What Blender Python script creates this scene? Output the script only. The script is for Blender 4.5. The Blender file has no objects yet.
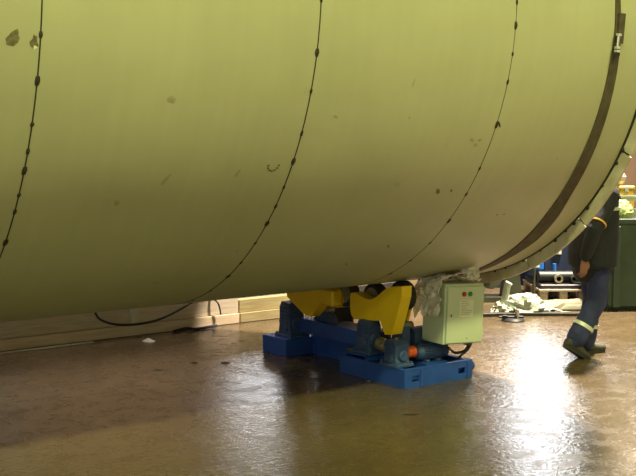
import bpy, bmesh, math, random
from mathutils import Vector, Matrix, noise
random.seed(7)
S = bpy.context.scene
C = S.collection
PI = math.pi
R_ = math.radians

# ------------------------------------------------------------------ camera, world, exposure
FWD = Vector((0.594, 0.7999, -0.0850)); UPV = Vector((0.0525, 0.0667, 0.9964)); RGT = FWD.cross(UPV).normalized()
UPV = RGT.cross(FWD).normalized(); FWD.normalize()
cam_d = bpy.data.cameras.new('camera'); cam = bpy.data.objects.new('camera', cam_d); C.objects.link(cam)
cam.matrix_world = Matrix(((RGT.x, UPV.x, -FWD.x, 0.0), (RGT.y, UPV.y, -FWD.y, -6.534), (RGT.z, UPV.z, -FWD.z, 1.772), (0, 0, 0, 1)))
cam_d.sensor_width = 36; cam_d.lens = 36 * 1050 / 636; cam_d.clip_end = 200
S.camera = cam
S.view_settings.view_transform = 'Standard'; S.view_settings.look = 'None'
S.view_settings.gamma = 1; S.view_settings.use_curve_mapping = False
S.view_settings.exposure = 0.0
W = bpy.data.worlds.new('world'); S.world = W; W.use_nodes = True
W.node_tree.nodes['Background'].inputs[0].default_value = (.55, .62, .7, 1)
W.node_tree.nodes['Background'].inputs[1].default_value = 0.5
FRONT_LAMP = (0.95, 1.0, 0.40); BACK_LAMP = (1.0, 0.87, 0.70); DAY = (0.92, 0.95, 1.0)
FRONT_W, BACK_W, DAY_E = 720, 1500, 30
# high-bay lamps: x, y, colour, watts
LAMPS = [(-4.0, -6.3, FRONT_LAMP, FRONT_W * .70, 'over the camera side near the vessel, far left'),
         (1.8, -6.3, FRONT_LAMP, FRONT_W * .70, 'over the camera side near the vessel, middle'),
         (7.2, -6.3, FRONT_LAMP, FRONT_W * .70, 'over the camera side near the vessel, right'),
         (-7.5, -12.0, FRONT_LAMP, FRONT_W * .5, 'by the front wall, far left'),
         (-0.5, -12.5, FRONT_LAMP, FRONT_W * .26, 'by the front wall, left of middle'),
         (7.0, -12.5, FRONT_LAMP, FRONT_W * .26, 'by the front wall, right of middle'),
         (10.0, 0.0, BACK_LAMP, BACK_W * 2.9, 'above the worker beyond the vessel mouth'),
         (20.0, 6.5, BACK_LAMP, BACK_W, 'near the tall window in the back wall'),
         (6.0, 7.0, BACK_LAMP, BACK_W * .10, 'behind the vessel near the back wall'),
         (-2.0, 6.0, BACK_LAMP, BACK_W * .15, 'behind the left end of the vessel')]

# ------------------------------------------------------------------ materials
def mat(name, col, rough=.5, metal=0.0, var=.15, scale=6, col2=None, bump=0.0, bscale=40, spec=.5, emit=None, es=0, trans=0, alpha=1, detail=4, rvar=0.0):
    m = bpy.data.materials.new(name); m.use_nodes = True
    nt = m.node_tree; N = nt.nodes; L = nt.links; b = N['Principled BSDF']
    b.inputs['Roughness'].default_value = rough; b.inputs['Metallic'].default_value = metal
    b.inputs['Specular IOR Level'].default_value = spec
    tc = N.new('ShaderNodeTexCoord'); nz = N.new('ShaderNodeTexNoise')
    nz.inputs['Scale'].default_value = scale; nz.inputs['Detail'].default_value = detail
    L.new(tc.outputs['Object'], nz.inputs['Vector'])
    mx = N.new('ShaderNodeMix'); mx.data_type = 'RGBA'
    c2 = col2 or tuple(c * (1 - var) for c in col)
    mx.inputs[6].default_value = (*col, 1); mx.inputs[7].default_value = (*c2, 1)
    rp = N.new('ShaderNodeMapRange'); rp.inputs[1].default_value = .35; rp.inputs[2].default_value = .65
    L.new(nz.outputs['Fac'], rp.inputs[0]); L.new(rp.outputs[0], mx.inputs[0])
    L.new(mx.outputs[2], b.inputs['Base Color'])
    if rvar:
        rr = N.new('ShaderNodeMapRange'); rr.inputs[3].default_value = rough - rvar; rr.inputs[4].default_value = rough + rvar
        rr.inputs[1].default_value = .3; rr.inputs[2].default_value = .7
        L.new(nz.outputs['Fac'], rr.inputs[0]); L.new(rr.outputs[0], b.inputs['Roughness'])
    if bump:
        n2 = N.new('ShaderNodeTexNoise'); n2.inputs['Scale'].default_value = bscale; n2.inputs['Detail'].default_value = 5
        L.new(tc.outputs['Object'], n2.inputs['Vector'])
        bp = N.new('ShaderNodeBump'); bp.inputs['Strength'].default_value = bump; bp.inputs['Distance'].default_value = .01
        L.new(n2.outputs['Fac'], bp.inputs['Height']); L.new(bp.outputs[0], b.inputs['Normal'])
    if emit: b.inputs['Emission Color'].default_value = (*emit, 1); b.inputs['Emission Strength'].default_value = es
    if trans: b.inputs['Transmission Weight'].default_value = trans
    if alpha < 1: b.inputs['Alpha'].default_value = alpha
    return m

def wood(name, col, col2, axis=0):
    m = mat(name, col, .75, 0, col2=col2, scale=3, bump=.3, bscale=30)
    nt = m.node_tree; N = nt.nodes; L = nt.links
    mp = N.new('ShaderNodeMapping'); s = [14, 14, 14]; s[axis] = 1.2; mp.inputs['Scale'].default_value = s
    tc = [n for n in N if n.type == 'TEX_COORD'][0]
    L.new(tc.outputs['Object'], mp.inputs[0])
    for n in N:
        if n.type == 'TEX_NOISE': L.new(mp.outputs[0], n.inputs['Vector'])
    return m

def vessel_mat():
    m = mat('vessel_steel', (.45, .445, .285), .47, .05, col2=(.40, .395, .25), scale=1.3, bump=.05, bscale=9, rvar=.05)
    nt = m.node_tree; N = nt.nodes; L = nt.links; b = N['Principled BSDF']
    src = b.inputs['Base Color'].links[0].from_socket
    tc = [n for n in N if n.type == 'TEX_COORD'][0]
    # rolled-plate streaks round the girth and grinding haze
    mp = N.new('ShaderNodeMapping'); mp.inputs['Scale'].default_value = (7, .5, .5); L.new(tc.outputs['Object'], mp.inputs[0])
    nz = N.new('ShaderNodeTexNoise'); nz.inputs['Scale'].default_value = 2.2; nz.inputs['Detail'].default_value = 6; L.new(mp.outputs[0], nz.inputs['Vector'])
    r = N.new('ShaderNodeMapRange'); r.inputs[1].default_value = .3; r.inputs[2].default_value = .7; r.inputs[3].default_value = .975; r.inputs[4].default_value = 1.02
    L.new(nz.outputs['Fac'], r.inputs[0])
    mu = N.new('ShaderNodeMix'); mu.data_type = 'RGBA'; mu.blend_type = 'MULTIPLY'; mu.inputs[0].default_value = 1
    L.new(src, mu.inputs[6]); L.new(r.outputs[0], mu.inputs[7])
    # handling smudges, rare
    n3 = N.new('ShaderNodeTexNoise'); n3.inputs['Scale'].default_value = 3.1; n3.inputs['Detail'].default_value = 8; n3.inputs['Roughness'].default_value = .7
    L.new(tc.outputs['Object'], n3.inputs['Vector'])
    r3 = N.new('ShaderNodeMapRange'); r3.inputs[1].default_value = .66; r3.inputs[2].default_value = .74; r3.inputs[3].default_value = 0; r3.inputs[4].default_value = .35
    L.new(n3.outputs['Fac'], r3.inputs[0])
    m3 = N.new('ShaderNodeMix'); m3.data_type = 'RGBA'; m3.inputs[7].default_value = (.16, .15, .09, 1)
    L.new(r3.outputs[0], m3.inputs[0]); L.new(mu.outputs[2], m3.inputs[6]); L.new(m3.outputs[2], b.inputs['Base Color'])
    return m

def floor_mat():
    m = mat('worn_concrete', (.118, .084, .046), .22, 0, col2=(.072, .050, .026), scale=.8, bump=.30, bscale=30, detail=8)
    nt = m.node_tree; N = nt.nodes; L = nt.links; b = N['Principled BSDF']
    src = b.inputs['Base Color'].links[0].from_socket
    tc = [n for n in N if n.type == 'TEX_COORD'][0]
    nz = N.new('ShaderNodeTexNoise'); nz.inputs['Scale'].default_value = 11; nz.inputs['Detail'].default_value = 8; nz.inputs['Roughness'].default_value = .7
    L.new(tc.outputs['Object'], nz.inputs['Vector'])
    r = N.new('ShaderNodeMapRange'); r.inputs[1].default_value = .3; r.inputs[2].default_value = .72; r.inputs[3].default_value = .78; r.inputs[4].default_value = 1.18
    L.new(nz.outputs['Fac'], r.inputs[0])
    mu = N.new('ShaderNodeMix'); mu.data_type = 'RGBA'; mu.blend_type = 'MULTIPLY'; mu.inputs[0].default_value = 1
    L.new(src, mu.inputs[6]); L.new(r.outputs[0], mu.inputs[7]); L.new(mu.outputs[2], b.inputs['Base Color'])
    n4 = N.new('ShaderNodeTexNoise'); n4.inputs['Scale'].default_value = 5; n4.inputs['Detail'].default_value = 9; n4.inputs['Roughness'].default_value = .75
    L.new(tc.outputs['Object'], n4.inputs['Vector'])
    r4 = N.new('ShaderNodeMapRange'); r4.inputs[1].default_value = .30; r4.inputs[2].default_value = .72; r4.inputs[3].default_value = .13; r4.inputs[4].default_value = .38
    L.new(n4.outputs['Fac'], r4.inputs[0]); L.new(r4.outputs[0], b.inputs['Roughness'])
    return m

M = {}
M['vessel'] = vessel_mat(); M['floor'] = floor_mat()
M['weld'] = mat('weld_scale', (.035, .028, .016), .7, .2, scale=60)
M['rim'] = mat('rim_steel', (.60, .56, .42), .5, .1, col2=(.42, .38, .27), scale=7, bump=.2)
M['strap'] = mat('strap_webbing', (.085, .068, .036), .8, 0, col2=(.055, .042, .022), scale=18, bump=.4, bscale=90)
M['chrome'] = mat('bright_bolt', (.75, .74, .7), .25, .9, scale=20)
M['blue'] = mat('blue_paint', (.020, .082, .42), .5, 0, col2=(.018, .066, .33), scale=9, bump=.1)
M['slate'] = mat('slate_blue_casting', (.025, .062, .20), .55, 0, col2=(.05, .085, .19), scale=25, bump=.35, bscale=30)
M['yellow'] = mat('yellow_paint', (.95, .63, .006), .42, 0, col2=(.88, .56, .006), scale=5)
M['rubber'] = mat('black_rubber', (.02, .02, .022), .65, 0, scale=20, bump=.2)
M['orange'] = mat('orange_coupling_paint', (.85, .13, .02), .5, 0, scale=30)
M['bare'] = mat('dusty_shaft_steel', (.33, .30, .22), .5, .4, col2=(.2, .17, .1), scale=30)
M['dust'] = mat('greasy_dust', (.22, .20, .13), .9, 0, col2=(.12, .11, .08), scale=30, bump=.5)
M['box'] = mat('pale_grey_enamel', (.54, .61, .46), .4, 0, var=.05, scale=4)
M['sticker'] = mat('paper_sticker', (.72, .72, .58), .7, 0, scale=10, var=.05)
M['print'] = mat('sticker_print', (.22, .24, .18), .8, 0)
M['red'] = mat('red_lens', (.5, .02, .02), .3, 0); M['green'] = mat('green_lens', (.03, .28, .06), .3, 0)
M['black'] = mat('black_plastic', (.012, .012, .013), .5, 0, scale=30)
M['wrap'] = mat('cloudy_plastic_film', (.88, .82, .76), .25, 0, col2=(.62, .57, .52), scale=20, bump=.6, bscale=45, alpha=.7)
M['film'] = mat('white_green_plastic_sheet', (.40, .43, .34), .35, 0, col2=(.30, .33, .25), scale=10, bump=.5, bscale=30)
M['timber'] = wood('rough_sawn_pine', (.74, .60, .42), (.60, .47, .31))
M['timber2'] = wood('fresh_yellow_pine', (.42, .35, .17), (.32, .25, .10))
M['timber3'] = wood('greyed_pine', (.66, .56, .42), (.52, .43, .31))
M['pallet'] = wood('pallet_wood', (.36, .29, .22), (.25, .2, .15), 1)
M['whitew'] = wood('whitewashed_block', (.66, .62, .50), (.55, .5, .4), 2)
M['greens'] = mat('dark_green_steel', (.028, .05, .032), .6, 0, col2=(.02, .034, .022), scale=5, bump=.15)
M['olive'] = mat('olive_stand_paint', (.055, .06, .035), .6, 0, col2=(.035, .04, .022), scale=8)
M['darksteel'] = mat('dark_steel', (.03, .028, .025), .6, .3, col2=(.05, .042, .03), scale=12)
M['navy'] = mat('navy_machine_paint', (.012, .022, .06), .5, 0, scale=8)
M['brightblue'] = mat('bright_blue_plastic', (.02, .16, .60), .4, 0)
M['white'] = mat('white_plastic', (.8, .8, .78), .45, 0, var=.05)
M['tarp'] = mat('olive_tarpaulin', (.13, .12, .06), .6, 0, col2=(.08, .07, .035), scale=3, bump=.4, bscale=12)
M['tarp2'] = mat('pale_tarpaulin', (.20, .175, .11), .6, 0, col2=(.14, .12, .075), scale=4, bump=.4, bscale=12)
M['wall'] = mat('painted_cladding', (.36, .245, .155), .7, 0, col2=(.32, .22, .14), scale=.7)
M['wallback'] = mat('dull_cladding', (.16, .15, .12), .8, 0, col2=(.12, .11, .09), scale=.6)
M['ceil'] = mat('ceiling_sheet', (.20, .20, .17), .8, 0, scale=1)
M['frame'] = mat('window_frame_paint', (.30, .30, .28), .5, 0)
M['pane'] = mat('daylit_glass', (.8, .85, .9), .3, 0, emit=DAY, es=DAY_E)
M['pane_dim'] = mat('grimy_daylit_glass', (.5, .5, .5), .5, 0, emit=DAY, es=DAY_E * .36, var=.4, scale=3)
M['pane_left'] = mat('hazy_left_glass', (.5, .5, .5), .5, 0, emit=(.95, 1.0, .85), es=4.5)  # glow of the added left window, brightens the rotator's left faces
M['pane_front'] = mat('hazy_front_glass', (.5, .5, .5), .5, 0, emit=(.95, 1.0, .62), es=0.8)  # weak glow of the added front window, brightens the timbers
M['lens'] = mat('lamp_lens', (.9, .9, .8), .3, 0, emit=(1, .95, .7), es=8)
M['lampbody'] = mat('lamp_aluminium', (.5, .5, .5), .35, .8)
M['trouser'] = mat('navy_work_cloth', (.016, .020, .070), .85, 0, col2=(.028, .036, .12), scale=9, bump=.5, bscale=25)
M['jacket'] = mat('black_work_cloth', (.009, .010, .016), .85, 0, col2=(.014, .016, .024), scale=9, bump=.5, bscale=25)
M['reflect'] = mat('reflective_tape', (.62, .66, .52), .35, .2, var=.1)
M['amber'] = mat('amber_tape', (.70, .42, .06), .6, 0)
M['boot'] = mat('muddy_boot_leather', (.030, .030, .018), .7, 0, col2=(.05, .046, .028), scale=20, bump=.3)
M['sole'] = mat('boot_sole', (.02, .02, .018), .8, 0)
M['skin'] = mat('skin', (.26, .12, .07), .55, 0, var=.08, scale=20)
M['hair'] = mat('dark_hair', (.03, .02, .015), .8, 0, bump=.6, bscale=80)
M['eyew'] = mat('eye_white', (.75, .73, .7), .3, 0, var=.02)
M['yel2'] = mat('yellow_crate_plastic', (.50, .33, .03), .45, 0)
M['greyc'] = mat('grey_crate_plastic', (.30, .30, .25), .5, 0)
M['sack'] = mat('white_sack_cloth', (.5, .49, .5), .7, 0, col2=(.33, .32, .34), scale=12, bump=.5)
M['lime'] = mat('pale_green_bag_film', (.34, .44, .15), .4, 0, col2=(.26, .34, .11), scale=12, bump=.5)

# ------------------------------------------------------------------ mesh helpers
def frame_of(d):
    d = Vector(d).normalized(); a = Vector((0, 0, 1)) if abs(d.z) < .9 else Vector((1, 0, 0))
    u = d.cross(a).normalized(); return u, d.cross(u).normalized(), d

class MB:
    def __init__(s): s.v = []; s.f = []
    def add(s, vs, fs):
        o = len(s.v); s.v += [Vector(v) for v in vs]; s.f += [tuple(i + o for i in f) for f in fs]; return s
    def box(s, c, d, rz=0, bev=.0, m=None):
        bm = bmesh.new(); bmesh.ops.create_cube(bm, size=1)
        for v in bm.verts: v.co = Vector((v.co.x * d[0], v.co.y * d[1], v.co.z * d[2]))
        if bev: bmesh.ops.bevel(bm, geom=bm.edges[:], offset=min(bev, min(d) * .45), segments=1, affect='EDGES')
        mt = Matrix.Translation(c) @ Matrix.Rotation(rz, 4, 'Z')
        if m is not None: mt = Matrix.Translation(c) @ m
        bm.verts.ensure_lookup_table(); s.add([mt @ v.co for v in bm.verts], [[v.index for v in f.verts] for f in bm.faces]); bm.free(); return s
    def cyl(s, p0, p1, r, n=20, r2=None, cap=True, bev=0):
        prof = [(0, r), (1, r2 if r2 is not None else r)]
        p0, p1 = Vector(p0), Vector(p1); Ln = (p1 - p0).length
        if bev: b = bev / Ln; prof = [(0, r - bev), (b, r), (1 - b, prof[1][1]), (1, prof[1][1] - bev)]
        return s.lathe(p0, p1, prof, n, cap)
    def lathe(s, p0, p1, prof, n=20, cap=True):
        p0, p1 = Vector(p0), Vector(p1); u, w, d = frame_of(p1 - p0); vs = []; fs = []
        for t, r in prof:
            c = p0.lerp(p1, t)
            for k in range(n): a = 2 * PI * k / n; vs.append(c + u * (r * math.cos(a)) + w * (r * math.sin(a)))
        for j in range(len(prof) - 1):
            for k in range(n): k2 = (k + 1) % n; fs.append((j * n + k, j * n + k2, j * n + n + k2, j * n + n + k))
        if cap: fs.append(tuple(range(n))[::-1]); fs.append(tuple((len(prof) - 1) * n + k for k in range(n)))
        return s.add(vs, fs)
    def tube(s, pts, r, n=8):
        pts = [Vector(p) for p in pts]; vs = []; fs = []; up = None
        for i, p in enumerate(pts):
            d = (pts[min(i + 1, len(pts) - 1)] - pts[max(i - 1, 0)]).normalized()
            if up is None: up, w, _ = frame_of(d)
            up = (up - d * up.dot(d)).normalized(); w = d.cross(up)
            rr = r[i] if isinstance(r, (list, tuple)) else r
            for k in range(n): a = 2 * PI * k / n; vs.append(p + up * (rr * math.cos(a)) + w * (rr * math.sin(a)))
        for j in range(len(pts) - 1):
            for k in range(n): k2 = (k + 1) % n; fs.append((j * n + k, j * n + k2, j * n + n + k2, j * n + n + k))
        fs.append(tuple(range(n))[::-1]); fs.append(tuple((len(pts) - 1) * n + k for k in range(n)))
        return s.add(vs, fs)
    def prism(s, poly, a0, a1, axis='x'):      # poly of two coordinates, extruded along axis between a0 and a1
        f = {'x': lambda p, a: (a, p[0], p[1]), 'y': lambda p, a: (p[0], a, p[1]), 'z': lambda p, a: (p[0], p[1], a)}[axis]
        n = len(poly); vs = [f(p, a0) for p in poly] + [f(p, a1) for p in poly]
        fs = [tuple(range(n)), tuple(range(n, 2 * n))[::-1]] + [(k, k + n, (k + 1) % n + n, (k + 1) % n) for k in range(n)]
        return s.add(vs, fs)
    def loft(s, rings, n=16):                   # rings: (centre, rx vector, ry vector)
        vs = []; fs = []
        for c, a, b in rings:
            c, a, b = Vector(c), Vector(a), Vector(b)
            for k in range(n): t = 2 * PI * k / n; vs.append(c + a * math.cos(t) + b * math.sin(t))
        for j in range(len(rings) - 1):
            for k in range(n): k2 = (k + 1) % n; fs.append((j * n + k, j * n + k2, j * n + n + k2, j * n + n + k))
        fs.append(tuple(range(n))[::-1]); fs.append(tuple((len(rings) - 1) * n + k for k in range(n)))
        return s.add(vs, fs)
    def ell(s, c, r, n=16, m=10, rot=None):
        vs = []; fs = []; c = Vector(c)
        for j in range(m + 1):
            t = PI * j / m
            for k in range(n):
                a = 2 * PI * k / n; v = Vector((r[0] * math.sin(t) * math.cos(a), r[1] * math.sin(t) * math.sin(a), r[2] * math.cos(t)))
                vs.append(c + (rot @ v if rot else v))
        for j in range(m):
            for k in range(n): k2 = (k + 1) % n; fs.append((j * n + k, (j + 1) * n + k, (j + 1) * n + k2, j * n + k2))
        return s.add(vs, fs)
    def build(s, name, m, parent=None, smooth=False, fix=True):
        me = bpy.data.meshes.new(name); me.from_pydata([tuple(v) for v in s.v], [], s.f)
        bm = bmesh.new(); bm.from_mesh(me); bmesh.ops.remove_doubles(bm, verts=bm.verts[:], dist=1e-5)
        if fix: bmesh.ops.recalc_face_normals(bm, faces=bm.faces[:])
        bm.to_mesh(me); bm.free()
        if smooth:
            me.polygons.foreach_set('use_smooth', [True] * len(me.polygons))
            try: me.set_sharp_from_angle(angle=R_(smooth if smooth is not True else 40))
            except Exception: pass
        me.materials.append(m if not isinstance(m, str) else M[m]); me.update()
        o = bpy.data.objects.new(name, me); C.objects.link(o)
        if parent: o.parent = parent
        return o

def tag(o, label=None, cat=None, group=None, kind=None):
    if label: o['label'] = label
    if cat: o['category'] = cat
    if group: o['group'] = group
    if kind: o['kind'] = kind
    return o
def thing(name, label, cat, loc=(0, 0, 0), rz=0, group=None):
    o = bpy.data.objects.new(name, None); o.empty_display_size = .1; C.objects.link(o)
    o.location = loc; o.rotation_euler = (0, 0, rz); return tag(o, label, cat, group)
def copy_tree(o, parent=None):
    c = o.copy(); C.objects.link(c); c.parent = parent
    for ch in list(o.children): copy_tree(ch, c)
    return c
def struct(o): o['kind'] = 'structure'; return o

# ------------------------------------------------------------------ the hall
X0, X1, Y0, Y1, ZC = -12.0, 27.0, -14.0, 12.0, 9.0
bm = MB(); bm.box(((X0 + X1) / 2, (Y0 + Y1) / 2, -.1), (X1 - X0 + .8, Y1 - Y0 + .8, .2)); struct(bm.build('floor', 'floor'))
struct(MB().box(((X0 + X1) / 2, (Y0 + Y1) / 2, ZC + .1), (X1 - X0 + .8, Y1 - Y0 + .8, .2)).build('ceiling', 'ceil'))
LW = (-8.0, -1.0, .9, 3.6)      # added glowing window band in the left wall, lights the rotator's left sides
b = MB(); b.box((X0 - .1, (Y0 + LW[0]) / 2, ZC / 2), (.2, LW[0] - Y0, ZC)); b.box((X0 - .1, (Y1 + LW[1]) / 2, ZC / 2), (.2, Y1 - LW[1], ZC))
b.box((X0 - .1, -4.5, LW[2] / 2), (.2, 7, LW[2])); b.box((X0 - .1, -4.5, (LW[3] + ZC) / 2), (.2, 7, ZC - LW[3])); struct(b.build('wall_left', 'wallback'))
w = bpy.data.objects.new('window_4', None); C.objects.link(w); w.location = (X0, -4.5, LW[2]); struct(w)
for k_ in range(5): MB().box((-.1, -3.47 + 1.735 * k_, 1.35), (.12, .06, 2.7)).build('mullion', 'frame', w)
for z_ in (.03, 2.67): MB().box((-.1, 0, z_), (.11, 7, .06)).build('window_rail', 'frame', w)
for k_ in range(4): MB().box((-.14, -2.6 + 1.735 * k_, 1.35), (.01, 1.66, 2.56)).build('pane', 'pane_left', w)
wr = struct(MB().box((X1 + .1, (Y0 + Y1) / 2, ZC / 2), (.2, Y1 - Y0, ZC)).build('wall_right', 'wall'))
FW = (-9.0, 5.0, .9, 3.4)       # added glowing window band behind the camera, lights the timbers from low down
b = MB(); b.box(((X0 - .2 + FW[0]) / 2, Y0 - .1, ZC / 2), (FW[0] - X0 + .2, .2, ZC)); b.box(((X1 + .2 + FW[1]) / 2, Y0 - .1, ZC / 2), (X1 + .2 - FW[1], .2, ZC))
b.box(((FW[0] + FW[1]) / 2, Y0 - .1, FW[2] / 2), (FW[1] - FW[0], .2, FW[2])); b.box(((FW[0] + FW[1]) / 2, Y0 - .1, (FW[3] + ZC) / 2), (FW[1] - FW[0], .2, ZC - FW[3])); struct(b.build('wall_front', 'wallback'))
w = bpy.data.objects.new('window_3', None); C.objects.link(w); w.location = ((FW[0] + FW[1]) / 2, Y0, FW[2]); struct(w)
for k_ in range(8): MB().box((-7 + 2 * k_ + (.03 if k_ == 0 else -.03 if k_ == 7 else 0) - (0 if k_ else 0), -.1, 1.25), (.06, .12, 2.5)).build('mullion', 'frame', w)
for z_ in (.03, 2.47): MB().box((0, -.1, z_), (14, .11, .06)).build('window_rail', 'frame', w)
for k_ in range(7): MB().box((-6 + 2 * k_, -.14, 1.25), (1.9, .01, 2.36)).build('pane', 'pane_front', w)
# back wall in pieces round its two windows
WIN = [(11.5, 13.4, 1.8, 3.1), (20.55, 21.85, 3.6, 8.2)]
b = MB(); xs = X0 - .2
for (a, c, z0, z1) in WIN:
    b.box(((xs + a) / 2, Y1 + .1, ZC / 2), (a - xs, .2, ZC)); b.box(((a + c) / 2, Y1 + .1, z0 / 2), (c - a, .2, z0))
    b.box(((a + c) / 2, Y1 + .1, (z1 + ZC) / 2), (c - a, .2, ZC - z1)); xs = c
b.box(((xs + X1 + .2) / 2, Y1 + .1, ZC / 2), (X1 + .2 - xs, .2, ZC)); struct(b.build('wall_back', 'wall'))
for i, (a, c, z0, z1) in enumerate(WIN):
    w = bpy.data.objects.new('window_%d' % (i + 1), None); C.objects.link(w); w.location = ((a + c) / 2, Y1, z0); struct(w)
    W_, H_ = c - a, z1 - z0; f = MB(); nx = 3 if i == 0 else 2; nz = 2 if i == 0 else 5
    for x in (-W_ / 2 + .03, W_ / 2 - .03): f.box((x, .1, H_ / 2), (.06, .12, H_))
    for z in (.03, H_ - .03): f.box((0, .1, z), (W_, .12, .06))
    for k in range(1, nx): f.box((-W_ / 2 + W_ * k / nx, .1, H_ / 2), (.05, .1, H_))
    for k in range(1, nz): f.box((0, .1, H_ * k / nz), (W_, .1, .05))
    f.build('window_frame', 'frame', w)
    for p in range(nx):
        for q in range(nz):
            MB().box((-W_ / 2 + W_ * (p + .5) / nx, .14, H_ * (q + .5) / nz), (W_ / nx - .05, .01, H_ / nz - .05)).build('pane', 'pane' if i else 'pane_dim', w)
# steel columns and roof beams
k = 0
for x in (-8, -1, 6.5, 15.5, 23.0):
    k += 1; struct(MB().box((x, Y1 - .16, ZC / 2), (.28, .3, ZC)).build('trim_%d' % k, 'frame'))
for x in (-8, -1, 6.5, 15.5, 24.5):
    k += 1; struct(MB().box((x, (Y0 + Y1) / 2, ZC - .25), (.25, Y1 - Y0, .5)).build('trim_%d' % k, 'frame'))

# lamps
for i, (x, y, col, watt, where) in enumerate(LAMPS):
    t = thing('high_bay_lamp', 'high bay lamp hanging ' + where, 'lamp', (x, y, ZC), 0, 'high bay lamps')
    MB().cyl((0, 0, 0), (0, 0, -.62), .012, 8).build('suspension_rod', 'darksteel', t)
    MB().cyl((0, 0, -.55), (0, 0, -.78), .1, 20, bev=.01).build('ballast_housing', 'darksteel', t, 40)
    MB().lathe((0, 0, -.78), (0, 0, -1.1), [(0, .1), (.3, .2), (.7, .27), (1, .3), (1, .29), (.7, .26), (.3, .19), (.05, .09)], 28, False).build('reflector', 'lampbody', t, 40)
    MB().cyl((0, 0, -1.05), (0, 0, -1.06), .27, 28).build('lens', 'lens', t)
    ld = bpy.data.lights.new('lamp_light', 'AREA'); ld.shape = 'DISK'; ld.size = .56; ld.energy = watt; ld.color = col
    lo = bpy.data.objects.new('lamp_light', ld); C.objects.link(lo); lo.parent = t; lo.location = (0, 0, -1.12)

# ------------------------------------------------------------------ the vessel
VR, VZ = 2.0, 2.7
def cpt(s, th, r=VR): return Vector((s, r * math.cos(th), VZ + r * math.sin(th)))
vs = thing('steel_vessel', 'huge horizontal cylindrical steel vessel filling the frame, resting on yellow rockers', 'vessel', (1, 0, VZ - VR))
vo = Vector((-1, 0, -(VZ - VR)))
def ring(s0, s1, r0, r1, n=144, t0=0, t1=2 * PI, bulge=None):
    full = abs(t1 - t0 - 2 * PI) < 1e-6; m = n if full else n + 1; v = []; f = []
    for j in range(m):
        th = t0 + (t1 - t0) * j / n
        a0, a1 = (s0(th), s1(th)) if callable(s0) else (s0, s1)
        for s_, r_ in ((a0, r1), (a1, r1), (a1, r0), (a0, r0)): v.append(cpt(s_, th, r_) + vo)
    for j in range(n):
        k2 = (j + 1) % m
        for q in range(4): q2 = (q + 1) % 4; f.append((j * 4 + q, j * 4 + q2, k2 * 4 + q2, k2 * 4 + q))
    if not full: f.append((0, 1, 2, 3)); f.append((n * 4 + 3, n * 4 + 2, n * 4 + 1, n * 4))
    return MB().add(v, f)
SE = [-4.29, -2.75, -1.21, .31, 1.85, 3.395, 4.895, 6.245]
for i in range(len(SE) - 1):
    ring(SE[i] + .002, SE[i + 1] - .002, VR - .02, VR).build('shell_plate', 'vessel', vs, 30)
def tack_mb(length, width):
    b = MB(); n = 8; v = [(0, 0, .006)]
    for k in range(n): a = 2 * PI * k / n; v.append((width / 2 * math.cos(a) * random.uniform(.8, 1.15), length / 2 * math.sin(a), .001))
    return b.add(v, [(0, k + 1, (k + 1) % n + 1) for k in range(n)])
TK = {1.85: [-168, -162, -156, -152, -149, -145, -142, -136, -130, -124, -117, -110, -174, -180, -187, -194],
      3.395: [-176, -168, -162, -155, -150, -145, -141, -137, -132, -126, -121, -114, -107, -184, -191, -199],
      4.895: [-179, -175, -170, -165, -157, -148, -142, -135, -128, -121, -114, -186, -193, -200]}
for s in SE[1:-1]:
    thin = s == 4.895
    sm = ring(s - (.0014 if thin else .0034), s + (.0014 if thin else .0034), VR - .015, VR + .0015).build('weld_seam', 'weld', vs, 30)
    if s in TK:
        protos = [tack_mb(.04, .022).build('weld_tack', 'weld', sm), tack_mb(.055, .03).build('weld_tack', 'weld', sm), tack_mb(.03, .02).build('weld_tack', 'weld', sm)]
        for j, a in enumerate(TK[s]):
            pr = protos[j % 3]; o = pr if j < 3 else pr.copy()
            if j >= 3: C.objects.link(o); o.parent = sm
            th = R_(a); p = cpt(s, th, VR + .0005) + vo
            nrm = Vector((0, math.cos(th), math.sin(th))); tn = Vector((0, -math.sin(th), math.cos(th)))
            o.matrix_local = Matrix.Translation(p) @ Matrix((tn.cross(nrm), tn, nrm)).transposed().to_4x4()
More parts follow.
